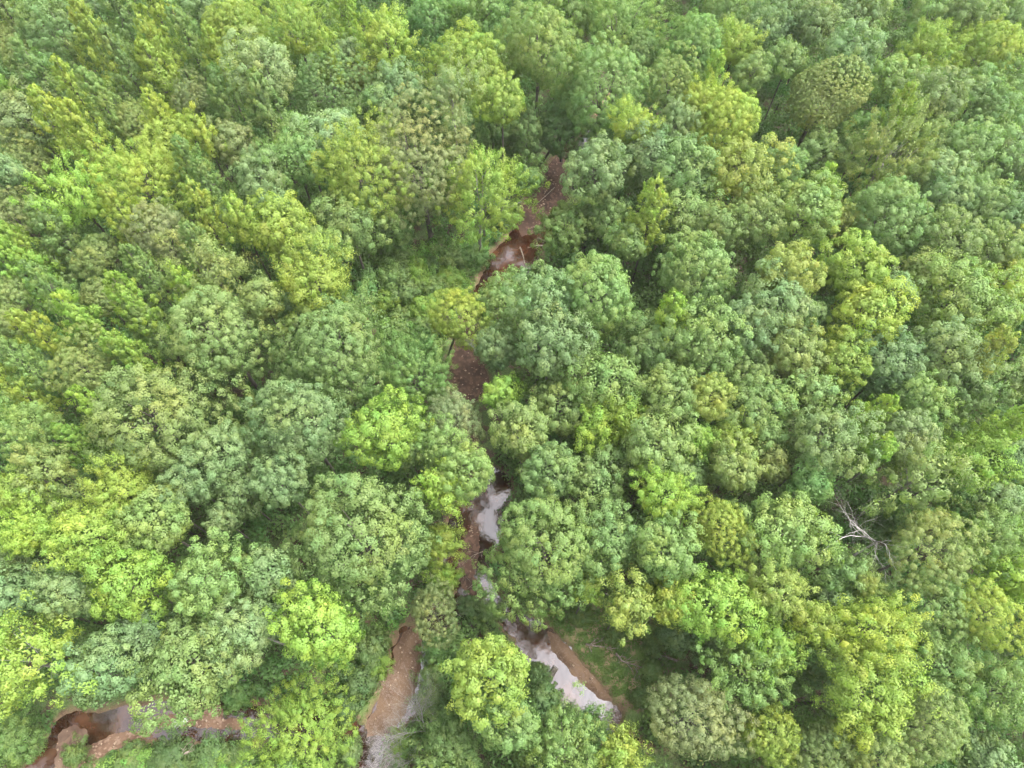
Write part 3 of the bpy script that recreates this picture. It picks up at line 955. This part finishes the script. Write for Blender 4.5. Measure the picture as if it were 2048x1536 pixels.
# ------------------------------------------------------------------ undergrowth: one leafy mass below the trees
def scatter_plants():
    rs = np.random.RandomState(3)
    pts = []
    step = 1.9
    for gy in np.arange(-16, 142, step):
        half = 48 + max(0, gy) * 0.62 + 10
        for gx in np.arange(-half, half, step):
            pts.append((gx + rs.uniform(-.9, .9), gy + rs.uniform(-.9, .9)))
    P = np.array(pts)
    z, d = ground_z(P)
    bank = soft_in(P, BANKS[0]); clear = np.maximum(soft_in(P, BANKS[1]), np.maximum(soft_in(P, BANKS[2]), soft_in(P, BANKS[3])))
    sand = np.full(len(P), 1e9)
    for nm, px, mt, top in SANDS:
        po = poly_world(px); sand = np.minimum(sand, np.where(inside(P, po), -1, 1) * edge_dist(P, po))
    h = 4.2 + 2.6 * wob(P, 0.33, 2.2) + rs.uniform(-1.2, 4.0, len(P))
    h = np.where(clear > 0.4, 0.5 + 1.2 * rs.rand(len(P)) ** 2, h)
    rad = rs.uniform(1.1, 2.0, len(P)) * np.where(clear > 0.4, 0.75, 1)
    ok = (d > rad * 0.55 + 0.15) & (sand > rad * 0.8) & (bank < 0.35) & (rs.rand(len(P)) < 0.92)
    h = np.where(d < 2.5, np.minimum(h, 1.8), h)
    P, z, h, rad, clear = P[ok], z[ok], np.maximum(h, 0.5)[ok], rad[ok], clear[ok]
    n = len(P); per = 230
    ci = np.repeat(np.arange(n), per); tot = n * per
    dd = unit(rs.normal(size=(tot, 3)) + np.array([0, 0, 0.7]))
    dd[:, 2] = np.abs(dd[:, 2])
    lob = 1 + 0.25 * np.sin(dd[:, 0] * 7 + ci) * np.sin(dd[:, 1] * 6 + ci * 2)
    pos = dd * (rs.uniform(0.6, 1.05, tot) * lob)[:, None] * np.stack([rad[ci], rad[ci], np.minimum(h, rad * 1.2)[ci]], 1)
    pos[:, 0] += P[ci, 0]; pos[:, 1] += P[ci, 1]; pos[:, 2] += z[ci] + np.maximum(0, h - rad * 1.2)[ci]
    V, F = leaf_quads(rs, pos, dd + rs.normal(size=(tot, 3)) * 0.5, rs.uniform(0.12, 0.27, tot), 0.55)
    me = np_mesh('undergrowth', V, F, M_UNDER, {'leaf': ('FACE', rs.rand(tot)), 'clump': ('FACE', rs.rand(n)[ci])})
    tag(link('undergrowth', me), 'dense leafy green undergrowth covering the forest floor', 'undergrowth', kind='stuff')
    # bright low shrubs matted together over the open places
    parts = []
    for B in BANKS[1:]:
        lo, hi = B.min(0) - 2.5, B.max(0) + 2.5
        parts.append(rs.uniform(lo, hi, (int((hi - lo).prod() * 1.1), 2)))
    Q = np.vstack(parts); zq, dq = ground_z(Q)
    s = np.maximum.reduce([soft_in(Q, b, 2.5) for b in BANKS[1:]])
    sd2 = np.full(len(Q), 1e9)
    for nm, px, mt, top in SANDS:
        po = poly_world(px); sd2 = np.minimum(sd2, np.where(inside(Q, po), -1, 1) * edge_dist(Q, po))
    ok = (dq > 0.9) & (s > 0.15) & (sd2 > 0.9) & (wob(Q, 0.45, 6.0) > -0.62)
    Q, zq = Q[ok], zq[ok]; n = len(Q); per = 120; ci = np.repeat(np.arange(n), per); tot = n * per
    rq = rs.uniform(0.5, 1.2, n) * (1 + 0.35 * wob(Q, 0.5, 3.0)); hq = rs.uniform(0.8, 2.6, n) * (1.1 + 0.9 * wob(Q, 0.3, 8.0)).clip(0.3)
    dd = unit(rs.normal(size=(tot, 3)) + np.array([0, 0, 0.9])); dd[:, 2] = np.abs(dd[:, 2])
    pos = dd * rs.uniform(0.7, 1.05, (tot, 1)) * np.stack([rq[ci], rq[ci], hq[ci]], 1)
    pos[:, :2] += Q[ci]; pos[:, 2] += zq[ci]
    soft = unit(dd + rs.normal(size=(tot, 3)) * 0.3 + np.array([0, 0, 0.3]))
    V, F = leaf_quads(rs, pos, soft + rs.normal(size=(tot, 3)) * 0.2, rs.uniform(0.07, 0.15, tot), 0.5)
    me = np_mesh('low_shrub_thicket', V, F, M_CARPET, {'leaf': ('FACE', rs.rand(tot)), 'clump': ('FACE', rs.rand(n)[ci])}, normals=soft)
    tag(link('low_shrub_thicket', me), 'matted bright green low shrubs filling the clearings by the stream', 'low shrubs', kind='stuff')
    # grass on the open banks
    lo, hi = BANKS[0].min(0), BANKS[0].max(0)
    n = 60000
    parts = []
    for B, m in ((BANKS[0], 26000), (BANKS[1], 16000), (BANKS[2], 8000), (BANKS[3], 8000)):
        lo, hi = B.min(0) - 1, B.max(0) + 1
        parts.append(rs.uniform(lo, hi, (m, 2)))
    Q = np.vstack(parts); zq, dq = ground_z(Q)
    s = np.maximum.reduce([soft_in(Q, b, 1.0) for b in BANKS])
    ok = (dq > 0.5) & (s > 0.3) & (wob(Q, 0.55, 9.0) + rs.uniform(-.35, .35, len(Q)) > -0.35)
    Q, zq = Q[ok], zq[ok]; m = len(Q)
    pos = np.column_stack([Q, zq + rs.uniform(0.03, 0.3, m)])
    V, F = leaf_quads(rs, pos, rs.normal(size=(m, 3)) * 0.8 + np.array([0, 0, 1.0]), rs.uniform(0.07, 0.17, m), 0.35)
    me = np_mesh('grass', V, F, M_GRASS, {'leaf': ('FACE', rs.rand(m)), 'clump': ('FACE', 0.5 + 0.5 * wob(Q, 0.8, 5.0))})
    tag(link('grass', me), 'short grass and weeds on the open stream banks', 'grass', kind='stuff')

scatter_plants()

def surrounding_woodland():
    """the forest goes on past the frame: one leafy mass of crowns on all sides"""
    rs = np.random.RandomState(5); cs = []
    for gy in np.arange(-32, 156, 6.5):
        for gx in np.arange(-125, 125, 6.5):
            x, y, z = gx + rs.uniform(-2, 2), gy + rs.uniform(-2, 2), 14.0
            yc = y * math.cos(TILT) + (z - CAM_H) * math.sin(TILT); zc = y * math.sin(TILT) - (z - CAM_H) * math.cos(TILT)
            px, py = 1024 + FPX * x / zc, 768 - FPX * yc / zc; m = 3.4 * FPX / zc
            if -m < px < 2048 + m and -m < py < 1536 + m: continue
            if abs(x) > 62 + 0.72 * max(y, 0): continue
            cs.append((x, y, z + rs.uniform(-2.5, 2.5), rs.uniform(3.4, 5.0)))
    cs = np.array(cs); n = len(cs); per = 900; ci = np.repeat(np.arange(n), per); tot = n * per
    cl = unit(rs.normal(size=(n, 26, 3)) + np.array([0, 0, 0.3])); k = rs.randint(0, 26, tot)
    ld = unit(rs.normal(size=(tot, 3)) + cl[ci, k])
    pos = cs[ci, :3] + (cl[ci, k] * 0.76 + ld * 0.24) * (cs[ci, 3] * rs.uniform(0.85, 1.05, tot))[:, None] * np.array([1, 1, 1.15])
    soft = unit(ld + cl[ci, k] * 0.6)
    V, F = leaf_quads(rs, pos, soft + rs.normal(size=(tot, 3)) * 0.25, rs.uniform(0.16, 0.34, tot), 0.55)
    me = np_mesh('surrounding_woodland', V, F, M_WOOD, {'leaf': ('FACE', rs.rand(tot)), 'clump': ('FACE', rs.rand(n)[ci])}, normals=soft)
    tag(link('surrounding_woodland', me), 'forest canopy carrying on past the edges of the view', 'woodland', kind='stuff')
M_WOOD = leaf_material('woodland_leaves', fixed=(0.138, 0.205, 0.047), world_noise=0.6)
surrounding_woodland()

# ------------------------------------------------------------------ shrubs one can tell apart in the open places
SHRUBS = [
    (782, 560, 34, 'G', 5.5, 'round mid-green shrub on the left side of the bushy clearing'),
    (800, 640, 26, 'G', 3.2, 'small fresh green shrub at the lower left of the bushy clearing'),
    (860, 535, 26, 'K', 2.4, 'dark green shrub at the top of the bushy clearing'),
    (905, 520, 30, 'G', 4.2, 'fresh green shrub at the top right of the bushy clearing'),
    (945, 515, 28, 'T', 4, 'emerald shrub just left of the pale still pool'),
    (872, 578, 30, 'G', 4.2, 'fresh green shrub in the middle of the bushy clearing'),
    (815, 590, 30, 'M', 4.8, 'mid-green shrub between the round one and the middle one in the bushy clearing'),
    (845, 620, 30, 'V', 4.0, 'lime-green shrub in the lower middle of the bushy clearing'),
    (800, 525, 34, 'G', 5.0, 'fresh green shrub below the leaning trunk at the top left of the bushy clearing'),
    (850, 660, 26, 'G', 3.6, 'fresh green shrub just above the bottom tip of the bushy clearing'),
    (775, 605, 26, 'V', 4.2, 'lime-green shrub at the left rim of the bushy clearing'),
    (900, 560, 28, 'V', 4.0, 'lime-green shrub left of the pale still pool, inside the clearing'),
    (835, 555, 28, 'V', 4.6, 'lime-green shrub at the upper middle of the bushy clearing'),
    (845, 690, 24, 'T', 3.4, 'emerald shrub at the bottom tip of the bushy clearing'),
    (745, 1300, 34, 'M', 4.0, 'mid-green shrub left of the upper sand bar'),
    (755, 1330, 24, 'V', 3.0, 'lime-green shrub touching the left edge of the sand bar'),
    (720, 1370, 34, 'K', 3.6, 'dark green shrub down-left of the sand bar'),
    (690, 1420, 30, 'K', 3.0, 'dark green shrub above the small bottom pool'),
    (875, 1300, 28, 'T', 3.2, 'emerald shrub on the right side of the narrow water by the sand bar'),
    (880, 1360, 32, 'M', 3.6, 'mid-green shrub between the sand bar and the pale yellow-green tree'),
    (858, 1348, 15, 'V', 2.4, 'tiny lime-green shrub at the water edge beside the sand bar'),
    (862, 1400, 34, 'M', 3.6, 'mid-green shrub above the bare bottom snag'),
    (700, 1505, 26, 'M', 2.6, 'mid-green shrub left of the dark water at the bottom edge'),
    (905, 1420, 28, 'K', 4.0, 'dark green shrub right of the bare bottom snag'),
    (806, 1490, 26, 'V', 2.4, 'lime-green shrub between the two bare branchy snags at the bottom'),
    (1076, 1345, 22, 'K', 3.0, 'dark green shrub on the left edge of the lower right stream'),
    (1092, 1392, 26, 'T', 2.6, 'emerald shrub beside the stump in the lower right stream'),
    (1135, 1440, 26, 'K', 2.6, 'dark green shrub below the widest part of the lower right stream'),
    (1285, 1395, 22, 'M', 2.4, 'mid-green shrub at the lower end of the grassy bank'),
    (1305, 1340, 22, 'G', 1.8, 'fresh green shrub between the fallen branches on the grassy bank'),
    (1225, 1272, 16, 'G', 1.2, 'small fresh green shrub above the fallen branch on the grassy bank'),
    (1160, 1232, 22, 'G', 1.6, 'fresh green shrub at the top of the grassy bank'),
    (1310, 1280, 28, 'M', 3.0, 'mid-green shrub behind the grassy bank, under the lime-green tree'),
    (150, 1510, 22, 'G', 2.2, 'fresh green shrub between the brown water and the orange gravel'),
    (262, 1522, 34, 'M', 2.2, 'mid-green shrub at the bottom left beside the orange gravel'),
    (335, 1520, 40, 'K', 2.4, 'large dark green shrub below the gravel bed'),
    (420, 1520, 40, 'K', 2.4, 'dark green shrub below the right part of the gravel bed'),
    (480, 1515, 30, 'M', 2.2, 'mid-green shrub right of the large dark one at the bottom'),
    (478, 1388, 30, 'T', 4.0, 'emerald shrub above the right end of the gravel bed'),
    (1035, 350, 30, 'K', 3.2, 'dark green shrub on the left bank of the upper stream'),
    (1010, 430, 30, 'G', 3.0, 'fresh green shrub between the sparse tree and the driftwood'),
    (1085, 565, 26, 'M', 3.0, 'mid-green shrub just right of the pale still pool'),
    (980, 1225, 24, 'M', 2.6, 'mid-green shrub where the narrow stream bends at the tongue of land'),
    (940, 1215, 24, 'K', 2.4, 'dark green shrub below the twig-filled stream'),
    (1050, 1490, 40, 'G', 6, 'fresh green shrub at the bottom edge, below the tongue of land'),
]
for n, (px, py, rp, cc, h, lab) in enumerate(SHRUBS):
    hz = h * 0.62; zc = h - hz * 0.9
    x, y, dep = at(px, py, zc)
    r = rp / FPX * dep * 1.25
    cm, bm = proto('round', 2.2, 1 + n % 4) if n % 3 else proto('ragged', 2.0, 1 + n % 4)
    gz = float(ground_z(np.array([[x, y]]))[0][0])
    root = tag(link('shrub', None, None, (x, y, gz)), lab, 'shrub', 'shrubs growing in the open places')
    cr = link('foliage', cm, root, (0, 0, zc - gz)); cr.scale = (r, r, hz); cr.rotation_euler.z = n * 1.3
    c = Vector(COL[cc]) * rnd.uniform(0.85, 1.05); cr.color = (*c, 1)
    st = link('stems', bm, root, (0, 0, zc - gz)); st.scale = cr.scale; st.rotation_euler = cr.rotation_euler

# ------------------------------------------------------------------ dead trees, driftwood, logs, stones
def grow(rs, p, d, length, rad, depth, segs, spread=0.55, up=0.05, dense=(0, 1, 1)):
    n = 6; pl = [(p.copy(), rad)]
    for i in range(n):
        d = (d + Vector((rs.uniform(-1, 1), rs.uniform(-1, 1), rs.uniform(-1, 1))) * 0.27 + Vector((0, 0, up))).normalized()
        p = p + d * length / n
        r2 = rad * (1 - 0.6 * (i + 1) / n)
        pl.append((p.copy(), r2))
        if depth > 0 and i >= 1:
            for _ in range(rs.choice(dense)):
                side = Vector((rs.uniform(-1, 1), rs.uniform(-1, 1), rs.uniform(-0.5, 0.9))).normalized()
                grow(rs, p, (d + side * spread * 1.5).normalized(), length * rs.uniform(0.45, 0.68), r2 * 0.6, depth - 1, segs, spread, up, dense)
    segs.append(pl)

def dead_tree(name, base_px, z0, boughs, label, seed, cat, group=None, trunk_h=None, lean=(0, 0), thick=0.2, dense=(0, 1, 1)):
    """boughs: list of (tip px, tip py, tip z): real limbs reaching those spots"""
    rs = random.Random(seed)
    bx, by, _ = at(*base_px, z0)
    g = float(ground_z(np.array([[bx, by]]))[0][0])
    root = tag(link(name, None, None, (bx, by, g)), label, cat, group)
    fork = Vector((lean[0], lean[1], (trunk_h or 2.0)))
    link('trunk', tubes_mesh('trunk', [[(Vector((0, 0, -0.3)), thick * 1.25), (Vector((0.02, 0, fork.z * 0.5)) + Vector((lean[0], lean[1], 0)) * 0.4, thick), (fork, thick * 0.8)]], M_DEAD, 8), root)
    for px, py, z in boughs:
        tip = Vector((*at(px, py, z)[:2], z)) - Vector((bx, by, g))
        segs = []
        d = (tip - fork)
        start = fork
        grow(rs, start, d.normalized(), d.length, thick * 0.6, 3, segs, 0.5, 0.0, dense)
        link('limb', tubes_mesh('limb', segs, M_DEAD, 5), root)

dead_tree('dead_tree', (1640, 1150), 0.0, [(1688, 1000, 17.5), (1658, 1050, 17), (1700, 1040, 17), (1712, 1085, 16.5), (1735, 1105, 16), (1745, 1122, 15)],
          'tall bleached white leafless tree standing in a dark gap, lower right', 4, 'dead tree', None, 13.5, (0.3, 0.4), 0.11)
dead_tree('bare_snag', (850, 1465), 0.0, [(780, 1450, 4.5), (800, 1425, 5), (822, 1412, 5), (845, 1425, 5), (785, 1470, 4)],
          'bare pale branchy snag fanning over the stream beside the bottom sand', 9, 'dead tree', 'bare snags by the bottom stream', 1.6, (0.2, 0.1), 0.06, (1, 2, 2))
dead_tree('bare_snag', (848, 1500), 0.0, [(765, 1510, 3.0), (775, 1528, 3), (800, 1532, 3.2), (760, 1500, 2.6)],
          'lower of the two bare pale snags, spread flat at the bottom edge', 12, 'dead tree', 'bare snags by the bottom stream', 1.2, (-0.2, 0.1), 0.055, (1, 2, 2))
dead_tree('bare_sapling', (890, 1210), 3.0, [(870, 1200, 6), (868, 1212, 6), (880, 1196, 6)],
          'tiny bare tan sapling poking above the grey feathery tree', 21, 'dead tree', None, 3.5, (0, 0), 0.06)

def fallen(name, px, label, z, rad, seed, cat='branch', mat=None, group=None, twigs=2):
    """a fallen branch laid along picture points, with side twigs"""
    rs = random.Random(seed)
    P = [Vector(at(x, y, z)) for x, y in px]; P = [Vector((p.x, p.y, z)) for p in P]
    gz = [float(ground_z(np.array([[p.x, p.y]]))[0][0]) for p in P]
    o = P[0].copy(); o.z = 0
    pl = [(Vector((p.x - o.x, p.y - o.y, max(g + rad * 0.8, -0.72) + z * 0.4)), rad * (1 - 0.7 * i / (len(P) - 1))) for i, (p, g) in enumerate(zip(P, gz))]
    segs = [pl]
    for i in range(1, len(pl)):
        for _ in range(twigs):
            d = (pl[i][0] - pl[i - 1][0]).normalized()
            s = d.cross(Vector((0, 0, 1))) * rs.choice((-1, 1))
            grow(rs, pl[i][0].lerp(pl[i - 1][0], rs.random()), (d + s * 0.8 + Vector((0, 0, 0.15))).normalized(), rs.uniform(0.7, 1.6), pl[i][1] * 0.55, 1, segs, 0.5, 0)
    me = tubes_mesh(name, segs, mat or M_LOG, 6)
    tag(link(name, me, None, o), label, cat, group)

G_F = 'fallen branches on the grassy bank'
fallen('fallen_branch', [(1172, 1288), (1195, 1292), (1215, 1294), (1232, 1298)], 'upper left pale fallen branch lying on the grassy bank', 0.3, 0.13, 1, group=G_F)
fallen('fallen_branch', [(1178, 1290), (1182, 1300), (1186, 1310)], 'short stub of fallen wood slanting down from the upper left fallen branch', 0.3, 0.09, 2, group=G_F, twigs=0)
fallen('fallen_branch', [(1232, 1306), (1245, 1322), (1265, 1328), (1288, 1336)], 'longest bleached fallen branch, forked at its right end on the grassy bank', 0.3, 0.14, 3, group=G_F, twigs=3)
fallen('fallen_branch', [(1355, 1322), (1335, 1314), (1318, 1310), (1305, 1308)], 'fallen branch under the shrubs at the right end of the grassy bank', 0.5, 0.13, 4, group=G_F)
fallen('fallen_branch', [(1272, 1335), (1278, 1350), (1281, 1362)], 'thin fallen twig pointing down from the longest fallen branch', 0.2, 0.06, 5, group=G_F, twigs=1)
fallen('driftwood', [(1110, 368), (1092, 385), (1075, 400), (1058, 414)], 'long thin pale pole lying across the red-brown upper stream', 0.0, 0.08, 6, group='driftwood in the upper stream', twigs=0)
fallen('driftwood', [(1040, 488), (1046, 505), (1050, 522), (1055, 535)], 'bent white driftwood branch on the right side of the pale still pool', 0.0, 0.13, 7, group='driftwood in the upper stream', twigs=1)
fallen('driftwood', [(1092, 488), (1072, 485), (1055, 490)], 'grey driftwood log across the top of the pale still pool', 0.0, 0.16, 8, group='driftwood in the upper stream', twigs=1)
fallen('driftwood', [(1075, 470), (1090, 476), (1102, 484)], 'grey driftwood piece on the right bank above the pale still pool', 0.0, 0.14, 13, group='driftwood in the upper stream', twigs=1)
fallen('sunken_branch', [(905, 1120), (918, 1125), (925, 1145), (926, 1160)], 'curved brown branch on the left side of the twig-filled stream', 0.0, 0.05, 9, group='branches lying in the twig-filled stream', twigs=3)
fallen('sunken_branch', [(965, 1100), (945, 1108), (930, 1120), (915, 1138)], 'arched brown branch across the middle of the twig-filled stream', 0.0, 0.045, 10, group='branches lying in the twig-filled stream', twigs=3)
fallen('sunken_branch', [(935, 1175), (955, 1158), (978, 1152)], 'dark branch in the bright water at the lower twig-filled stream', 0.0, 0.05, 11, group='branches lying in the twig-filled stream', twigs=3)
fallen('fallen_branch', [(345, 1518), (358, 1505), (380, 1500), (395, 1488)], 'pale bare branch lying over the dark shrubs at the bottom left', 3.0, 0.09, 12, group='fallen branches at the bottom left', twigs=2)

def blob(name, px, py, size, mat, label, cat, seed, rot=0, z=-0.72):
    rs = random.Random(seed)
    x, y, _ = at(px, py, z)
    import bmesh
    bm = bmesh.new(); bmesh.ops.create_icosphere(bm, subdivisions=3, radius=1)
    for v in bm.verts:
        n = mnoise.noise(v.co * 1.3 + Vector((seed, 0, 0))) * 0.35 + mnoise.noise(v.co * 4 + Vector((0, seed, 0))) * 0.1
        v.co = v.co * (1 + n)
        v.co.x *= size[0]; v.co.y *= size[1]; v.co.z *= size[2]
    me = bpy.data.meshes.new(name); bm.to_mesh(me); bm.free(); me.materials.append(mat)
    for p in me.polygons: p.use_smooth = True
    o = tag(link(name, me, None, (x, y, z)), label, cat); o.rotation_euler.z = rot
    return o

def stump():
    x, y, _ = at(1104, 1347, -0.5)
    root = tag(link('sunken_log', None, None, (x, y, -0.75)), 'short thick brown log end leaning out of the lower right stream', 'log')
    d = Vector((0.55, 0.8, 0.32)).normalized()
    link('bark', tubes_mesh('bark', [[(d * -1.0, 0.34), (d * -0.3, 0.38), (d * 0.3, 0.33), (d * 0.8, 0.35)]], M_BARK, 14), root)
    link('cut_end', tubes_mesh('cut_end', [[(d * 0.79, 0.30), (d * 0.83, 0.29)]], M_DEAD, 14), root)
stump()
blob('flat_rock', 360, 1445, (0.85, 0.42, 0.2), M_ROCK, 'flat pale grey rock lying on the orange gravel bed', 'rock', 3, 0.5, -0.45)

def pebbles():
    rs = np.random.RandomState(8); pos = []
    for nm, px, mt, top in SANDS:
        po = poly_world(px); lo, hi = po.min(0), po.max(0)
        n = int((hi - lo).prod() * (3 if 'gravel' in nm else 0.8))
        q = rs.uniform(lo, hi, (n, 2)); q = q[inside(q, po) & (edge_dist(q, po) > 0.3)]
        for p in q: pos.append((p[0], p[1], top + 0.0))
    pos = np.array(pos); n = len(pos)
    base = np.array([(1, 0, 0), (0, 1, 0), (-1, 0, 0), (0, -1, 0), (0, 0, 0.7), (0, 0, -0.5)])
    fc = np.array([(0, 1, 4), (1, 2, 4), (2, 3, 4), (3, 0, 4), (1, 0, 5), (2, 1, 5), (3, 2, 5), (0, 3, 5)])
    s = rs.uniform(0.05, 0.17, (n, 1, 1)) * rs.uniform(0.6, 1.3, (n, 6, 1))
    V = pos[:, None, :] + base[None] * s
    F = (fc[None] + (np.arange(n) * 6)[:, None, None]).reshape(-1, 3)
    tag(link('pebbles', np_mesh('pebbles', V.reshape(-1, 3), F, M_PEB)), 'loose pebbles scattered on the sand and gravel beds', 'pebbles', kind='stuff')
M_PEB = bark_material('pebble_stone', (0.22, 0.14, 0.09), (0.42, 0.32, 0.24), 1.5)
pebbles()

# ------------------------------------------------------------------ thin summer haze
def build_haze():
    m, nt, N, L, out = new_mat('haze')
    v = N.new('ShaderNodeVolumePrincipled')
    v.inputs['Color'].default_value = (1.0, 1.0, 0.97, 1); v.inputs['Density'].default_value = 0.00010
    v.inputs['Anisotropy'].default_value = 0.2
    L.new(v.outputs[0], out.inputs['Volume'])
    X, Y0, Y1, Z0, Z1 = 660, -590, 710, -3.5, 82.0
    V = [(x, y, z) for z in (Z0, Z1) for x, y in ((-X, Y0), (X, Y0), (X, Y1), (-X, Y1))]
    me = bpy.data.meshes.new('haze')
    me.from_pydata(V, [], [(3, 2, 1, 0), (4, 5, 6, 7), (0, 1, 5, 4), (1, 2, 6, 5), (2, 3, 7, 6), (3, 0, 4, 7)])
    me.materials.append(m); me.update()
    tag(link('haze', me), 'thin pale summer haze over the forest', 'haze', kind='stuff')
build_haze()
